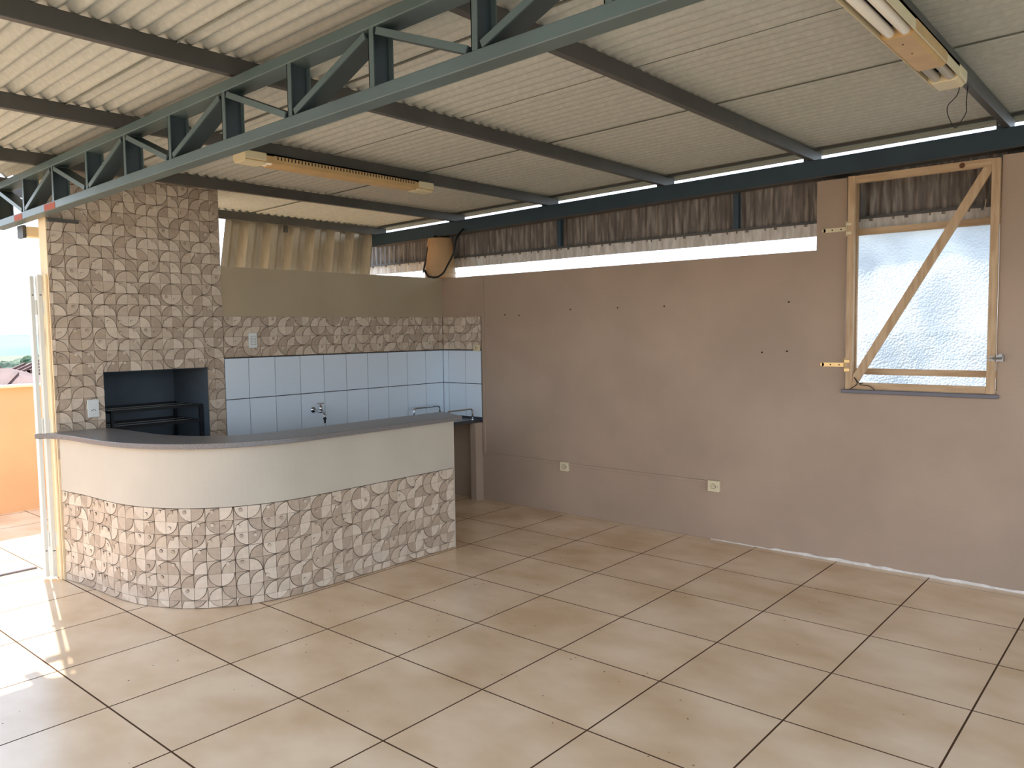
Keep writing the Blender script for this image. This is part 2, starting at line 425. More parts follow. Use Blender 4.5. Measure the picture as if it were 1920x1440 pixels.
# ------------------------------------------------------------------ barbecue chimney
bq = thing('barbecue', 'tall tiled barbecue chimney with a dark rectangular firebox opening', 'barbecue', (XB-.3, .625, 0))
FY0, FY1, FZ0, FZ1 = .322, 1.108, .85, 1.424
D = XB-.62; ZT = 2.845
b = MB()
b.box((XB-.13, 0, 0), (XB, FY0, ZT)); b.box((D, .25, 0), (XB-.13, FY0, ZT)); b.box((D, FY1, 0), (XB, 1.249, ZT)); b.box((D, FY0, 0), (XB, FY1, FZ0)); b.box((D, FY0, FZ1), (XB, FY1, ZT))
b.box((D, FY0, FZ0), (D+.06, FY1, FZ1))
b.build('masonry', cream, bq)
t_ = .004
f = MB(); f.box((D+.06, FY0, FZ0), (D+.06+t_, FY1, FZ1)); f.box((D+.06, FY0, FZ0), (XB+.001, FY0+t_, FZ1)); f.box((D+.06, FY1-t_, FZ0), (XB+.001, FY1, FZ1))
f.box((D+.06, FY0, FZ1-t_), (XB+.001, FY1, FZ1)); f.box((D+.06, FY0, FZ0), (XB+.001, FY1, FZ0+t_))
f.build('firebox_lining', charcoal, bq)
f = MB(); f.box((XB, .004, .98), (XB+.003, FY0-.001, ZT)); f.box((XB, FY1+.001, .3), (XB+.003, 1.2495, ZT)); f.box((XB, FY0-.001, .3), (XB+.003, FY1+.001, FZ0)); f.box((XB, FY0-.001, FZ1), (XB+.003, FY1+.001, ZT))
f.build('mosaic_bed', groutd, bq)
cells = []
for r in range(-13, 12):
    z = 1.822-(r+1)*C
    if z > ZT-.01 or z < .74: continue
    for c in range(-16, 0):
        y = 1.2495+c*C; y0 = y; ch = min(C, ZT-z)
        cw = C
        if y < 0.003: cw = y+C-.003; y = 0.003
        if ch < .015 or cw < .012: continue
        a0, a1, e0, e1 = y, y+cw, z, z+ch
        if a1 > FY0+.004 and a0 < FY1-.004 and e1 > FZ0 and e0 < FZ1-.004:
            # cut round the firebox
            if a0 < FY0-.012: cw = FY0-a0
            elif a1 > FY1+.012: y = FY1; cw = a1-FY1
            elif e0 < FZ1 < e1-.012: z0 = FZ1; ch = e1-FZ1; 
            else: continue
        zz = z if not (a1 > FY0+.004 and a0 < FY1-.004 and e0 < FZ1 < e1-.012 and not (a0 < FY0-.012 or a1 > FY1+.012)) else FZ1
        o, ta, tb, kn = pattern(c+16, r+13, rng, True)
        cells.append((dist((XB, y, zz)), cell_geo(o, ta, tb, kn, cw, ch), (XB+.001, y, zz), 0))
        if e0 < FZ1 < e1-.012 and (a0 < FY0-.012 < a1-.012 or a1 > FY1+.012 > a0+.012) and a1 > FY0+.004 and a0 < FY1-.004:
            ya_, yb_ = (FY0, a1) if a0 < FY0-.012 else (a0, FY1)
            if yb_-ya_ > .012: cells.append((dist((XB, ya_, FZ1)), cell_geo(o, ta, tb, 0, yb_-ya_, e1-FZ1), (XB+.001, ya_, FZ1), 0))
lay(bq, cells)

# iron rack inside the firebox
gk = thing('grill_rack', 'black iron grill rack with two levels inside the firebox', 'grill rack', (XB-.3, .72, FZ0+t_))
zf = FZ0+t_
for x in (-1.66, -2.08):
    for y in (.40, 1.075): MB().bar((x, y, zf), (x, y, 1.125), .018, .018, (1, 0, 0)).build('post', iron, gk)
for z in (1.125, 1.005):
    for x in (-1.66, -2.08):
        MB().bar((x, .391, z), (x, 1.084, z), .016, .02).build('rail', iron, gk)
    for y in (.40, 1.075):
        MB().bar((-1.652, y, z-.003), (-2.088, y, z-.003), .014, .016).build('side_rail', iron, gk)
    for k in range(2):
        MB().tube([(-1.78-.14*k, .40, z+.004), (-1.78-.14*k, 1.075, z+.004)], .003, 6).build('rod', zinc, gk)

# ------------------------------------------------------------------ curved bar
def bez(p, t): 
    a = (1-t); return tuple(a**3*p[0][i]+3*a*a*t*p[1][i]+3*a*t*t*p[2][i]+t**3*p[3][i] for i in (0, 1))
BP = [(-.03, .95), (-.03, .45), (-.35, .09), (-.95, .06)]
outline = [(-.03, 2.262)]+[bez(BP, k/40) for k in range(41)]+[(-1.30, .045), (-1.578, .012)]
def resample(pts, step=None, n=None):
    L = [0]
    for p, q in zip(pts, pts[1:]): L.append(L[-1]+math.hypot(q[0]-p[0], q[1]-p[1]))
    n = n or max(1, int(L[-1]/step)); res = []
    for k in range(n+1):
        s = L[-1]*k/n if step is None else min(k*step, L[-1])
        for i in range(len(L)-1):
            if s <= L[i+1]+1e-9:
                u = (s-L[i])/(L[i+1]-L[i]+1e-12)
                res.append((pts[i][0]+(pts[i+1][0]-pts[i][0])*u, pts[i][1]+(pts[i+1][1]-pts[i][1])*u)); break
    return res, L[-1]
def offset(pts, d):
    res = []
    for i, p in enumerate(pts):
        a = pts[max(i-1, 0)]; b_ = pts[min(i+1, len(pts)-1)]
        tx, ty = b_[0]-a[0], b_[1]-a[1]; l = math.hypot(tx, ty); nx, ny = -ty/l, tx/l   # left of travel = outwards? fixed below
        res.append((p[0]+nx*d, p[1]+ny*d))
    return res
# travelling from y=2.26 down and round to x=-1.585 the outside (towards the room) is on the LEFT (+x)
op, OL = resample(outline, n=90)
inn = offset(op, -.12)
bar = thing('bar_counter', 'curved bar counter, cream plaster above a band of swirl-patterned tiles', 'bar counter', (-.3, .9, 0))
body = offset(op, -.010)
body_poly = body+[p for p in reversed(inn)]
ZB = .622
MB().prism(list(reversed(body_poly)), 0, .995).build('tile_backing', groutd, bar, recalc=True)
band = op+[p for p in reversed(offset(op, -.0095))]
up = offset(op, .0005)+[p for p in reversed(offset(op, -.0098))]
MB().prism(list(reversed(up)), ZB+.004, .994).build('plaster_band', plaster, bar, recalc=True)
endp = [(op[0][0]+.0005, op[0][1]), (op[0][0]-.12, op[0][1]), (op[0][0]-.12, op[0][1]+.008), (op[0][0]+.0005, op[0][1]+.008)]
MB().prism(endp, 0, .994).build('end_face', plaster, bar, recalc=True)
cells = []
base_line = offset(op, -.008)
n_c = int(round(OL/C)); step = OL/n_c
cp, _ = resample(base_line, n=n_c)
for c in range(n_c):
    p, q = cp[n_c-1-c+1], cp[n_c-1-c]          # left to right as seen from the room
    ang = math.atan2(q[1]-p[1], q[0]-p[0]) - math.pi/2
    wd = math.hypot(q[0]-p[0], q[1]-p[1])
    for r in range(8):
        z1 = ZB-r*C; z0 = max(.003, z1-C); ch = z1-z0
        if ch < .012: continue
        o, ta, tb, kn = pattern(c+1, r, rng, False)
        cells.append((dist((p[0], p[1], z0))-(0 if ch > C*.9 else -5), cell_geo(o, ta, tb, kn, min(C, wd+.0005) if wd < C-.0005 else C, ch), (p[0], p[1], z0), ang))
lay(bar, cells)

slab_out = offset(op, .065)
# carry the slab a little past the end of the bar towards the door
slab_out = [p for p in slab_out if p[0] > -1.40]+[(-1.47, -.050), (-1.55, -.088), (-1.60, -.128), (-1.612, -.128)]
slab_out[0] = (slab_out[0][0], 2.29)
slab_in = offset(op, -.30)
slab_in = [p for p in slab_in if p[0] > -1.575]
slab_in[0] = (slab_in[0][0], 2.44); slab_out[0] = (slab_out[0][0], 2.30)
poly = slab_out+[(-1.612, -.112), (-1.575, -.108), (-1.575, .30)]+[p for p in reversed(slab_in) if p[1] > .302 or p[0] > -1.2]
ct = MB().prism(list(reversed(poly)), .996, 1.030).build('bar_countertop', granite, bevel=.004, recalc=True)
tag(ct, 'grey granite slab following the curve on top of the bar', 'countertop')

# ------------------------------------------------------------------ kitchen counter along the back wall
kc = thing('kitchen_counter', 'dark granite worktop below the white wall tiles, on a painted pier', 'worktop', (-1.32, 3.0, 0))
MB().box((XB+.009, 1.30, .772), (-1.065, WY-.009, .806)).build('slab', graniteD, kc, bevel=.003)
MB().box((-1.115, 3.585, 0), (-1.045, WY-.001, .772)).build('pier', wallR, kc)
for y in (1.9,): MB().box((XB+.004, y, 0), (-1.12, y+.1, .772)).build('pier', wallR, kc)
# two chrome hoop rails
def hoop(x, y0, y1, z0, z1, label):
    h = thing('chrome_rail', label, 'rail', (x, (y0+y1)/2, z0), 'chrome rails on the worktop')
    r = .03; pts = [(x, y0, z0)]
    pts += [(x, y0, z1-r)]+[(x, y0+r-r*math.cos(a), z1-r+r*math.sin(a)) for a in (math.pi/8*k for k in range(1, 5))]
    pts += [(x, y1-r+r*math.sin(a), z1-r+r*math.cos(a)) for a in (math.pi/8*k for k in range(0, 5))]+[(x, y1, z0)]
    MB().tube(pts, .0085, 10).build('hoop', chrome, h, smooth=True)
    for y in (y0, y1): MB().lathe([(.018, 0), (.018, .004), (.010, .008)], (x, y, z0), 14).build('flange', chrome, h)
hoop(-1.46, 3.155, 3.505, .806, .932, 'chrome hoop rail standing close to the white tiles, behind the bar top')
hoop(-1.095, 3.25, 3.60, .806, .912, 'chrome hoop rail at the open end of the worktop, nearest the brown wall')
# tap
tp_ = thing('tap', 'small chrome wall tap on the white tiles', 'tap', (XB+.008, 2.105, 1.0))
ty, tz = 2.075, 1.005
MB().lathe([(.028, 0), (.026, .008), (.014, .016)], (XB+.008, ty, tz), 16, axis='x').build('flange', chrome, tp_, smooth=True)
MB().tube([(XB+.012, ty, tz), (XB+.07, ty, tz-.004), (XB+.13, ty, tz-.006)], [.012, .0115, .015], 12).build('body', chrome, tp_, smooth=True)
MB().lathe([(.014, -.01), (.016, .02), (.011, .045)], (XB+.118, ty, tz), 12).build('bonnet', chrome, tp_, smooth=True)
hd = MB().lathe([(.006, .045), (.006, .055), (.012, .058), (.012, .068)], (XB+.118, ty, tz), 12)
hd.bar((XB+.118, ty-.030, tz+.062), (XB+.118, ty+.030, tz+.062), .014, .012); hd.build('handle', chrome, tp_)
MB().tube([(XB+.125, ty, tz-.006), (XB+.155, ty, tz-.02), (XB+.172, ty, tz-.045), (XB+.175, ty, tz-.062)], .0095, 10).build('spout', chrome, tp_, smooth=True)
MB().lathe([(.014, -.060), (.015, -.074), (.009, -.078), (.0085, -.104), (.006, -.106)], (XB+.175, ty, tz), 12).build('nozzle', blackM, tp_)

# switch and socket plates
sw = thing('light_switch', 'white switch plate with three rocker keys on the tile band', 'switch', (XB+.012, 1.503, 1.628))
MB().box((XB+.0125, 1.465, 1.565), (XB+.021, 1.541, 1.688)).build('plate', white, sw, bevel=.006)
for k in range(3): MB().box((XB+.021, 1.486, 1.593+.023*k), (XB+.026, 1.524, 1.613+.023*k)).build('rocker', white, sw, bevel=.0015)
MB().box((XB+.0205, 1.483, 1.590), (XB+.0222, 1.527, 1.662)).build('key_frame', zinc, sw)
sk = thing('power_socket', 'white socket plate on swirl tiles left of the firebox', 'socket', (XB+.012, .239, 1.172))
MB().box((XB+.0125, .200, 1.110), (XB+.021, .279, 1.236)).build('plate', white, sk, bevel=.005)
MB().box((XB+.0205, .219, 1.140), (XB+.0225, .260, 1.19)).build('insert', white, sk)
for dy in (-.011, 0, .011): MB().lathe([(.0035, 0), (.0035, .0006)], (XB+.0226, .239+dy, 1.160+(.004 if dy == 0 else 0)), 8, axis='x').build('pin_hole', dark, sk)
def surface_socket(x, z, wd, ht, label, double=False):
    s = thing('wall_socket', label, 'socket', (x, WY, z))
    y = WY-.0 if not double else WY-.0115
    MB().box((x-wd/2, y-.032, z-ht/2), (x+wd/2, y, z+ht/2)).build('box', ivory, s, bevel=.004)
    cx = x if not double else x-wd*.16
    MB().lathe([(.021, -.0345), (.021, -.032)], (cx, y, z), 20, axis='y').build('ring', dark, s)
    MB().lathe([(.0185, -.0352), (.0185, -.0335)], (cx, y, z), 20, axis='y').build('insert', ivory, s)
    for dx in (-.008, .008): MB().lathe([(.003, -.0358), (.003, -.035)], (cx+dx, y, z), 8, axis='y').build('pin_hole', dark, s)
    MB().lathe([(.0035, -.0335), (.0035, -.032)], (x+wd*.36, y, z), 8, axis='y').build('screw', dark, s)
    return s
surface_socket(-.02, .437, .088, .082, 'ivory surface socket midway along the conduit, nearer the bar')
surface_socket(1.452, .433, .098, .088, 'ivory surface socket at the far end of the conduit from the bar')
surface_socket(-1.083, 1.512, .072, .062, 'small ivory socket at the edge of the swirl tile band', True)
# painted conduit
cd = thing('conduit', 'slim wall-coloured conduit running down and along the brown wall', 'conduit', (-1.01, WY, .463))
MB().box((-1.026, WY-.011, .452), (-1.000, WY, 2.22)).build('riser', wallR, cd, bevel=.002)
MB().box((-1.000, WY-.011, .452), (-.064, WY, .476)).build('run', wallR, cd, bevel=.002)
MB().box((.024, WY-.011, .446), (1.403, WY, .470)).build('run', wallR, cd, bevel=.002)

# ------------------------------------------------------------------ window opening: sill, outer frame and film
win = sempty('window_1', (2.89, WY, 1.24))
MB().box((2.415, WY-.025, 1.212), (3.368, WY+.02, 1.238)).build('window_sill', sillM, win, bevel=.003)
MB().box((2.43, WY+.02, 1.225), (3.355, WYo, 1.25)).build('sill_bed', cream, win)
yo0, yo1 = 3.835, 3.865
MB().box((2.43, yo0, 2.315), (3.355, yo1, 2.36)).build('outer_bar', woodb, win)
MB().box((2.43, yo0, 1.335), (3.355, yo1, 1.378)).build('outer_bar', woodb, win)
for x in (2.43, 3.325): MB().box((x, yo0+.002, 1.25), (x+.03, yo1-.002, 2.70)).build('outer_stile', wood, win)
mb = MB(); nx_, nz_ = 36, 40; rg = random.Random(5)
def wrinkle(x, z): return .006*math.sin(9*x-6*z)+.005*math.sin(17*x+5*z+1)+.004*math.sin(31*(x+.6*z))*max(0, 1-abs(z-1.6))+.010*math.exp(-((x-2.62-.35*(2.0-z))/.05)**2)
for i in range(nx_+1):
    for k in range(nz_+1):
        x = 2.44+.905*i/nx_; z = 1.252+1.075*k/nz_
        mb.v.append((x, 3.878+wrinkle(x, z), z))
for i in range(nx_):
    for k in range(nz_):
        a = i*(nz_+1)+k; mb.f.append((a, a+1, a+nz_+2, a+nz_+1)); mb.m.append(0)
mb.build('pane', film, win, smooth=True)

# wooden shutter frame hinged on the inner face
sh = thing('window_shutter', 'open pine shutter frame with a diagonal brace over the plastic-covered opening', 'shutter', (2.9, 3.66, 1.24))
y0, y1 = 3.652, 3.688
MB().box((2.447, y0, 1.242), (2.493, y1, 2.702)).build('stile', wood, sh, bevel=.002)
MB().box((3.302, y0, 1.242), (3.348, y1, 2.697)).build('stile', wood, sh, bevel=.002)
MB().box((2.493, y0+.001, 2.650), (3.302, y1, 2.700)).build('rail', woodb, sh, bevel=.002)
MB().box((2.493, y0+.004, 1.246), (3.302, y1, 1.288)).build('rail', woodb, sh, bevel=.002)
MB().bar((2.497, 3.671, 1.285), (3.298, 3.671, 2.668), .054, .022, (0, 1, 0)).build('brace', wood, sh)
MB().lathe([(.017, -.0015), (.014, 0)], (3.14, y0, 2.676), 10, axis='y').build('knot', knot, sh)
for z, mm in ((2.350, ivory), (1.408, brass)):
    h = MB(); h.box((2.275, WY-.006, z-.014), (2.425, WY-.0005, z+.014)); h.lathe([(.014, -.006), (.014, -.0005)], (2.277, WY, z), 12, axis='y')
    h.tube([(2.436, WY-.012, z-.05), (2.436, WY-.012, z+.05)], .008, 8)
    h.box((2.440, y0-.004, z+.018), (2.475, y0-.0005, z+.036)); h.box((2.440, y0-.004, z-.042), (2.475, y0-.0005, z-.024))
    ho = h.build('hinge', mm, sh)
    for x in (2.335, 2.395): MB().lathe([(.005, -.008), (.005, -.006)], (x, WY, z), 8, axis='y').build('screw', dark, ho)
lt = MB().box((3.306, y0-.006, 1.452), (3.345, y0-.0005, 1.462)); lt.box((3.306, y0-.006, 1.472), (3.34, y0-.0005, 1.48))
lt.tube([(3.335, y0-.008, 1.466), (3.385, y0-.008, 1.466)], .006, 8); lt.lathe([(.012, -.018), (.012, -.006)], (3.378, y0+.0, 1.485), 10, axis='y')
lt.build('latch', zinc, sh)
MB().box((3.3515, y0-.0, 1.447), (3.392, WY-.0005, 1.487)).build('latch_keeper', zinc, sh)

# bits of wire and string at the window
def wire(name, label, cat, pts, r, m):
    q = []
    P = [Vector(p) for p in pts]
    for i in range(len(P)-1):
        a, b_, c, d = P[max(i-1, 0)], P[i], P[i+1], P[min(i+2, len(P)-1)]
        for k in range(6):
            t = k/6; q.append(.5*((2*b_)+(c-a)*t+(2*a-5*b_+4*c-d)*t*t+(3*b_-a-3*c+d)*t**3))
    q.append(P[-1])
    return tag(MB().tube(q, r, 6).build(name, m, smooth=True), label, cat)
wire('black_wire', 'tangle of thin black wire at the lower corner of the shutter brace', 'wire',
     [(2.48, 3.645, 1.242), (2.53, 3.644, 1.28), (2.51, 3.644, 1.325), (2.545, 3.643, 1.285), (2.57, 3.644, 1.29), (2.55, 3.643, 1.275), (2.61, 3.642, 1.268), (2.645, 3.642, 1.242)], .0028, blackM)
wire('pale_string', 'short end of pale string dangling behind the shutter brace', 'string',
     [(3.245, 3.83, 2.475), (3.24, 3.832, 2.43), (3.228, 3.833, 2.38), (3.25, 3.834, 2.368), (3.262, 3.833, 2.361)], .004, stringM)

# ------------------------------------------------------------------ roof: sheets on purlins, slightly falling to the back
def zp(x): return 2.822+.02*x        # underside of purlins
def zr(x): return 2.902+.02*x        # purlin tops / valleys of the sheets
ceil_ = sempty('ceiling', (1.5, 0, 2.95))
P = .077; seams = [-2.89, -2.03, -1.17, -.31, .555, 1.42, 2.27, 3.115, 4.08]
for k, (a, b_) in enumerate(zip(seams, seams[1:])):
    xl = -2.42 if b_ < .6 else -3.0
    mb = MB(); prof = []
    n = int(round((b_-a+.05)/P*8))
    for i in range(n+1):
        y = a-.03+(b_-a+.05)*i/n
        prof.append((y, .0135+.0135*math.cos(2*math.pi*y/P)+(.004 if k % 2 else .0)))
    y, h = prof[0]; prof[0] = (y, h-.018)
    xs = [xl, 0.0, 3.0, 6.9]  # unseen length behind the camera, extended to hold back skylight
    for x in xs: mb.v += [(x, y, zr(x)+h) for y, h in prof]
    mcount = len(prof)
    for q in range(len(xs)-1):
        for i in range(mcount-1):
            mb.f.append((q*mcount+i, q*mcount+i+1, (q+1)*mcount+i+1, (q+1)*mcount+i)); mb.m.append(0)
    mb.build('roof_sheet', roofM, ceil_, smooth=True)
PX = [-2.70, -1.46, -.25, .955, 2.16, 3.36]
names = ['dark steel purlin over the corrugated sheet at the back', 'dark steel purlin passing just in front of the chimney top', 'dark steel purlin carrying the long yellowed batten lamp',
         'dark steel purlin emerging midway along the truss, bare of lamps', 'steel purlin reaching the eave beam just before the window pilaster', 'steel purlin carrying the twin-tube lamp, ending above the window']
for x, l in zip(PX, names):
    t2 = .004; m = MB(); y0_, y1_ = -2.85, 3.90
    if x < -2: y0_ = .12
    zb, zt = zp(x), zr(x)-.001
    m.box((x-.02, y0_, zb), (x+.02, y1_, zt))
    tag(m.build('purlin', purl, bevel=.003), l, 'purlin', 'roof purlins')
tag(MB().box((-2.42, -2.85, zp(-2.40)), (-2.38, .10, zr(-2.42)-.001)).build('purlin', purl, bevel=.003), 'short dark purlin at the roof edge left of the chimney', 'purlin', 'roof purlins')
for a, b_ in zip(PX, PX[1:]+[4.60]):                      # thin strip under the sheets above the eave beam
    m = MB(); x0, x1 = a+.025, b_-.025
    m.add([(x0, 3.775, zr(x0)-.012), (x1, 3.775, zr(x1)-.012), (x1, 3.795, zr(x1)-.012), (x0, 3.795, zr(x0)-.012), (x0, 3.775, zr(x0)+.006), (x1, 3.775, zr(x1)+.006), (x1, 3.795, zr(x1)+.006), (x0, 3.795, zr(x0)+.006)],
          [(0,3,2,1),(4,5,6,7),(0,1,5,4),(1,2,6,5),(2,3,7,6),(3,0,4,7)])
    m.build('eave_strip', purl, ceil_)

def sloped(x0, x1, y0, y1, f0, f1):
    return MB().add([(x0, y0, f0(x0)), (x1, y0, f0(x1)), (x1, y1, f0(x1)), (x0, y1, f0(x0)), (x0, y0, f1(x0)), (x1, y0, f1(x1)), (x1, y1, f1(x1)), (x0, y1, f1(x0))],
                    [(0,3,2,1),(4,5,6,7),(0,1,5,4),(1,2,6,5),(2,3,7,6),(3,0,4,7)])
eb = thing('eave_beam', 'blue-grey steel beam along the top of the brown wall under the eaves', 'beam', (1.5, 3.79, 2.75))
sloped(-2.74, 6.9, 3.74, 3.84, lambda x: zp(x)-.125, lambda x: zp(x)-.0005).build('channel', beamM, eb, bevel=.004)
sloped(-2.74, 6.9, 3.735, 3.845, lambda x: zp(x)-.131, lambda x: zp(x)-.125).build('bottom_flange', purl, eb)
for x in PX:
    c = MB().box((x-.055, 3.742, zp(x)-.002), (x-.021, 3.80, zp(x)+.045)); c.build('cleat', beamM, eb)
    MB().lathe([(.007, 0), (.007, .006)], (x-.038, 3.735, zp(x)+.022), 8, axis='y').build('bolt', zinc, eb)

# roof truss
tr_ = thing('roof_truss', 'green-grey lattice steel truss crossing the room overhead', 'truss', (1.0, -.05, 2.65))
F = lambda dz: (lambda x: 2.498+.02*x*.9+dz)
ya, yb = -.10, -.0
sloped(-2.30, 6.2, ya, yb-.025, F(0), F(.050)).build('bottom_chord', steel, tr_, bevel=.004)
sloped(-2.30, 6.2, ya, yb, F(.262), F(.308)).build('top_chord', steel, tr_, bevel=.004)
vx = [-2.20, -1.69, -1.17, -.65, -.14, .37, .89, 1.41, 1.935, 2.455, 2.975, 3.495, 4.015, 4.535, 5.055, 5.575]
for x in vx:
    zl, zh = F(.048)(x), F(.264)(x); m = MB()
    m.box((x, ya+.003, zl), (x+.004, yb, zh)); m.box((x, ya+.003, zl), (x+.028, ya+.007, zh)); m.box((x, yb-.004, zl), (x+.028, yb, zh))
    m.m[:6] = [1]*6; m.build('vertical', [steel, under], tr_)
for i in range(len(vx)-1):
    down = (i % 2 == 0)                             # alternate direction along the truss
    xa, xb = vx[i]+.045, vx[i+1]-.02
    p = (xa, -.052, F(.245 if down else .062)(xa)); q = (xb, -.052, F(.062 if down else .245)(xb))
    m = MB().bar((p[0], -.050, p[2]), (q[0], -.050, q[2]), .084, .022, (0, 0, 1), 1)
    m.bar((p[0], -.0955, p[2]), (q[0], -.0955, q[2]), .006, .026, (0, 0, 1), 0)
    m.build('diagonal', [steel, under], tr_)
MB().box((-1.583, .004, 2.452), (-1.555, .20, 2.474)).build('bearing_bracket', purl, tr_)
for x0, x1 in ((-1.30, -1.12), (-1.85, -1.70)):
    MB().box((x0, ya-.0012, F(.004)(x0)), (x1, ya-.0002, F(.040)(x1))).build('primer_patch', rust, tr_)

# ------------------------------------------------------------------ cladding outside the walls
def corr(mb, p0, p1, z0, z1, pitch, amp, nx, ny, lean=(0, 0), trap=False, nper=8):
    L = math.hypot(p1[0]-p0[0], p1[1]-p0[1]); n = int(L/pitch*nper)
    dx, dy = (p1[0]-p0[0])/L, (p1[1]-p0[1])/L; base = len(mb.v)
    for z, ln in ((z0, 1.0), (z1, 0.0)):
        for i in range(n+1):
            s = L*i/n; ph = (s/pitch) % 1
            if trap: h = amp*(1 if ph < .26 else 1-(ph-.26)/.26 if ph < .52 else 0 if ph < .76 else (ph-.76)/.24)
            else: h = amp*math.cos(2*math.pi*ph)
            mb.v.append((p0[0]+dx*s+nx*h+lean[0]*ln, p0[1]+dy*s+ny*h+lean[1]*ln, z))
    for i in range(n): mb.f.append((base+i, base+i+1, base+n+1+i+1, base+n+1+i)); mb.m.append(0)
    return mb
cl = thing('side_cladding', 'dark weathered corrugated sheets hanging outside above the brown wall', 'cladding', (1.0, 3.93, 2.35))
edges = [-3.30, -2.26, -1.30, -.24, .72, 1.50, 2.42, 3.30, 4.2, 5.1]
for k, (a, b_) in enumerate(zip(edges, edges[1:])):
    off = .0 if k % 2 else .012
    corr(MB(), (a-.02, 3.930+off), (b_+.03, 3.930+off), 2.42, zp(a)-.03, P, .010, 0, 1).build('corrugated_sheet', cladM, cl, smooth=True)
    corr(MB(), (a-.01, 3.922+off), (b_+.02, 3.922+off), 2.342, 2.438, P*1.5, .004, 0, 1).build('flashing', flashM, cl, smooth=True)
sloped(-3.30, 5.2, 3.885, 3.915, lambda x: 2.437, lambda x: 2.452).build('girt', purl, cl)
for x in (-.235, 1.505, 2.40): MB().box((x, 3.872, 2.452), (x+.045, 3.912, 2.74)).build('hanger', beamM, cl)
bc = thing('back_cladding', 'beige ribbed metal sheet standing outside the back wall beside the chimney', 'cladding', (-2.76, 2.6, 2.2))
corr(MB(), (-2.82, 1.98), (-2.82, 3.78), 2.0, 2.835, .255, .075, 1, 0, lean=(0, -.13), trap=True, nper=50).build('ribbed_sheet', cladB, bc)
MB().box((-2.744, 2.6, 2.70), (-2.722, 2.64, 2.80)).build('clip', purl, bc)

# upturned bucket on the wall corner, looped with cable
bk = thing('bucket', 'beige upturned bucket on the wall corner under the eave beam', 'bucket', (-1.66, 3.745, 2.22))
MB().lathe([(.150, 0), (.160, .012), (.158, .07), (.147, .20), (.128, .38), (.122, .41), (.117, .415)], (-1.66, 3.745, 2.2205), 28).build('shell', bucketM, bk, smooth=False)
MB().lathe([(.1605, .052), (.163, .056), (.163, .064), (.1605, .068)], (-1.66, 3.745, 2.2205), 28).build('rim_band', bucketM, bk)
wire('black_cable', 'black cable looping down from the eave beam round the beige bucket', 'cable',
     [(-1.30, 3.725, 2.70), (-1.29, 3.62, 2.60), (-1.30, 3.58, 2.45), (-1.38, 3.57, 2.33), (-1.45, 3.575, 2.26), (-1.54, 3.565, 2.225), (-1.64, 3.555, 2.24), (-1.70, 3.565, 2.30), (-1.735, 3.58, 2.29), (-1.75, 3.60, 2.33), (-1.73, 3.62, 2.45), (-1.71, 3.63, 2.55), (-1.70, 3.725, 2.668)], .010, blackM)

# ------------------------------------------------------------------ lamps
def lamp(cx, y0, y1, ztop, label, tubes):
    L = thing('batten_lamp', label, 'lamp', (cx, (y0+y1)/2, ztop), 'batten lamps under the roof')
    hw = .068
    # tray: open trough
    tray = MB(); tray.box((cx-hw, y0, ztop-.014), (cx+hw, y1, ztop)); tray.box((cx-hw, y0, ztop-.058), (cx-hw+.003, y1, ztop)); tray.box((cx+hw-.003, y0, ztop-.058), (cx+hw, y1, ztop))
    tray.build('tray', ivory if tubes else aged, L)
    MB().box((cx-hw+.004, y0+.05, ztop-.020), (cx+hw-.004, y1-.05, ztop-.0145)).build('reflector', dark if tubes else aged, L)
    for a, b_ in ((y0-.005, y0+.15), (y1-.15, y1+.005)):
        pr = [(cx-hw-.003, ztop+.0), (cx-hw-.003, ztop-.048), (cx-hw+.018, ztop-.070), (cx+hw-.018, ztop-.070), (cx+hw+.003, ztop-.048), (cx+hw+.003, ztop)]
        v = [(x, a, z) for x, z in pr]+[(x, b_, z) for x, z in pr]
        MB().add(v, [tuple(range(6)), tuple(range(11, 5, -1))]+[(i+6, (i+1) % 6+6, (i+1) % 6, i) for i in range(6)]).build('end_cap', ivory, L, bevel=.006, recalc=True)
    for dx in (-.029, .029):
        MB().tube([(cx+dx, y0+.10, ztop-.042), (cx+dx, y1-.10, ztop-.046)], .020, 12).build('tube', tubeM, L, smooth=True)
    if tubes: ca, cb = y1-.91, y1-.39
    else: ca, cb = y0+.20, y1-.17
    pr = [(cx-hw-.001, ztop-.010), (cx-hw-.001, ztop-.052), (cx-hw+.02, ztop-.068), (cx+hw-.02, ztop-.068), (cx+hw+.001, ztop-.052), (cx+hw+.001, ztop-.010)]
    v = [(x, ca, z) for x, z in pr]+[(x, cb, z) for x, z in pr]
    cv = MB().add(v, [tuple(range(6)), tuple(range(11, 5, -1))]+[(i+6, (i+1) % 6+6, (i+1) % 6, i) for i in range(6)]).build('cover', aged, L, recalc=True)
    if tubes:
        for dy in (.10, .24): MB().lathe([(.004, -.0695), (.004, -.068)], (cx-.005, ca+dy, ztop), 8).build('screw_hole', dark, cv)
    else:
        m = MB()
        for k in range(46):
            y = ca+.03+(cb-ca-.06)*k/45
            m.box((cx+hw+.001, y-.004, ztop-.032), (cx+hw+.0025, y+.004, ztop-.012))
        m.build('vent_slots', dark, cv)
    return L
lamp(3.345, .52, 2.33, zp(3.345)-.002, 'twin-tube batten lamp with a yellowed cover, above the window side', True)
lamp(-.25, .66, 2.25, zp(-.25)-.002, 'long yellowed batten lamp under the purlin behind the truss', False)
wire('lamp_wire', 'thin loose wire loop hanging from the end of the twin-tube lamp', 'wire',
     [(3.385, 2.345, 2.845), (3.36, 2.40, 2.80), (3.31, 2.45, 2.77), (3.30, 2.50, 2.735), (3.315, 2.53, 2.69), (3.325, 2.54, 2.675), (3.335, 2.54, 2.68), (3.37, 2.55, 2.74), (3.365, 2.58, 2.80), (3.362, 2.62, 2.888)], .0022, blackM)

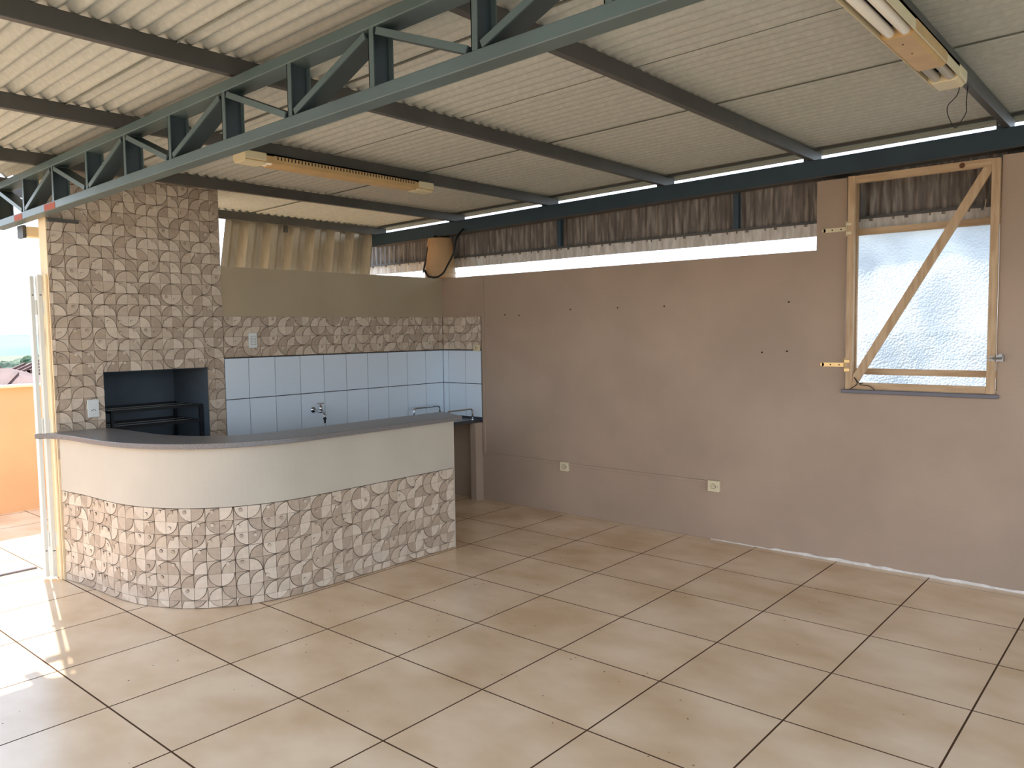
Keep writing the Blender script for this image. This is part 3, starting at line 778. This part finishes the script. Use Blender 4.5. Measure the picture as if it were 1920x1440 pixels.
# ------------------------------------------------------------------ folding door stacked beside the chimney
dr = sempty('door_1', (-1.82, -.05, 0))
MB().box((-1.64, -.014, 0), (-1.60, -.001, 2.10)).build('jamb', cream, dr, bevel=.003)
for k, (xa, yy0, yy1) in enumerate(((-1.665, -.047, -.018), (-1.70, -.082, -.056))):
    l = MB().box((xa-.03, yy0, .02), (xa+.02, yy1, 2.10-.01*k)).build('leaf', alu, dr, bevel=.004)
    MB().box((xa+.0202, yy0+.008, .20), (xa+.0216, yy1-.008, .206)).build('seam', dark, l)
    MB().box((xa+.0202, yy0+.008, 1.96), (xa+.0216, yy1-.008, 1.966)).build('seam', dark, l)
    for z in (.28, 1.07, 1.88): MB().tube([(xa+.022, yy1+.004, z-.05), (xa+.022, yy1+.004, z+.05)], .006, 8).build('hinge', alu, l)
MB().box((-2.07, -5.0, 0), (-2.035, -.02, .012)).build('track', sillM, dr)
# stub of timber with a dark cap at the door head
st = thing('rafter_stub', 'cream timber stub with a dark end cap beside the chimney head', 'rafter', (-2.0, -.05, 2.42))
MB().box((-2.05, .0, 2.385), (-1.95, .249, 2.455)).build('stub', cream, st, bevel=.003)
MB().box((-2.055, -.022, 2.375), (-1.945, .0, 2.462)).build('end_cap', purl, st)

# ------------------------------------------------------------------ terrace outside
pw = MB(); pw.box((-4.42, -6.0, 0), (-4.25, 6.0, 1.20)); pw.box((-4.25, 3.9, 0), (-1.75, 4.05, 1.20))
pw = struct(pw.build('wall_terrace', peach))
MB().box((-4.45, -6.0, 1.20), (-4.22, 6.0, 1.22)).build('coping', cream, pw)
pl = struct(MB().box((-4.25, -6.1, 0), (9.0, -6.0, 1.1)).build('wall_side', peach))
struct(MB().box((-900, -700, -7.0), (300, 900, -6.5)).build('ground', landM))

# ------------------------------------------------------------------ town beyond the parapet
def house(cx, cy, wx, wy, zw, zt, rz, label):
    h = thing('house', label, 'house', (cx, cy, -6.5), 'houses beyond the parapet')
    cs, sn = math.cos(rz), math.sin(rz)
    R_ = lambda x, y, z: (cx+x*cs-y*sn, cy+x*sn+y*cs, z)
    v = [R_(x, y, z) for z in (-6.5, zw) for x, y in ((-wx, -wy), (wx, -wy), (wx, wy), (-wx, wy))]
    MB().add(v, [(0,3,2,1),(4,5,6,7),(0,1,5,4),(1,2,6,5),(2,3,7,6),(3,0,4,7)]).build('wall', housew, h)
    e_ = .6; r = MB()
    v = [R_(-wx-e_, -wy-e_, zw), R_(wx+e_, -wy-e_, zw), R_(wx+e_, wy+e_, zw), R_(-wx-e_, wy+e_, zw), R_(-wx*.35, 0, zt), R_(wx*.35, 0, zt)]
    r.add(v, [(0,1,5,4), (1,2,5), (2,3,4,5), (3,0,4), (0,3,2,1)]); r.build('roof', roofTile, h)
    n = 16; tl = MB()
    for k in range(1, n):                            # tile ridges on the two long slopes
        f_ = k/n
        for sgn in (-1, 1):
            x = (-1+2*f_)*(wx+e_); top = max(-.35*wx, min(.35*wx, x)); lim_ = 1-abs(x-top)/(wx*.65+e_)
            a = Vector(R_(x, sgn*(wy+e_), zw+.02)); b_ = Vector(R_(x, sgn*(wy+e_)*(1-lim_), zw+(zt-zw)*lim_+.02))
            tl.tube([a, b_], .07, 4, caps=False)
    tl.build('ridge_tiles', roofTile, h)
    for sx_ in (-.5, .4):
        w_ = MB(); a = [R_(wx+.02, sx_*wy-.6, -2.4), R_(wx+.02, sx_*wy+.6, -2.4), R_(wx+.02, sx_*wy+.6, -1.2), R_(wx+.02, sx_*wy-.6, -1.2)]
        w_.add(a, [(0, 1, 2, 3)]); w_.build('window', charcoal, h)
house(-21.5, 4.2, 4.5, 3.4, -.7, .82, .9, 'nearest terracotta-roofed house just over the orange parapet')
house(-30.0, 9.9, 2.6, 2.6, -.5, .74, .3, 'pale house with a pinkish roof beside the door edge')
def tree(x, y, top, rad, label, sd):
    t3 = thing('tree', label, 'tree', (x, y, -6.5), 'trees behind the houses')
    rg = random.Random(sd)
    MB().tube([(x, y, -6.5), (x+.1, y, -3.5), (x, y+.1, top-rad*.9)], [.35, .28, .12], 8).build('trunk', bark, t3)
    mb = MB()
    import bmesh
    bm = bmesh.new()
    for k in range(16):
        a = rg.random()*6.28; q = rg.random()**.5*rad*.75; zz = top-rad*.55-rg.random()*rad*.9
        s_ = rad*(.28+.22*rg.random())
        zz = min(zz, top-s_*.8)
        mtx = Matrix.Translation((x+q*math.cos(a), y+q*math.sin(a), zz)) @ Matrix.Diagonal((s_, s_, s_*.8, 1))
        r_ = bmesh.ops.create_icosphere(bm, subdivisions=3, radius=1, matrix=mtx)
        for v in r_['verts']: v.co += Vector((rg.uniform(-1, 1), rg.uniform(-1, 1), rg.uniform(-1, 1)))*s_*.10
    me = bpy.data.meshes.new('crown'); bm.to_mesh(me); bm.free(); me.materials.append(foliage)
    o = bpy.data.objects.new('crown', me); COL.objects.link(o); put(o, t3)
tree(-45.6, 12.3, 1.15, 2.5, 'broad green tree behind the terracotta roofs, at the edge of view', 1)
tree(-37.4, 11.7, 1.40, 1.9, 'taller dark green tree beside the door edge', 2)
tree(-54.5, 15.6, 1.05, 2.9, 'smaller farthest green tree behind the other two', 3)
hl = MB(); n = 60
for k in range(n+1):
    a = math.radians(110+110*k/n); R0 = 620
    h = 2.5+2.2*math.sin(k*.55)+1.5*math.sin(k*1.3+1)
    hl.v += [(R0*.6*math.cos(a), R0*.6*math.sin(a), -8), (R0*math.cos(a), R0*math.sin(a), h), (R0*1.3*math.cos(a), R0*1.3*math.sin(a), -8)]
for k in range(n):
    for j in (0, 1):
        a = k*3+j; hl.f.append((a, a+3, a+4, a+1)); hl.m.append(0)
struct(hl.build('hills', hillM, smooth=True))
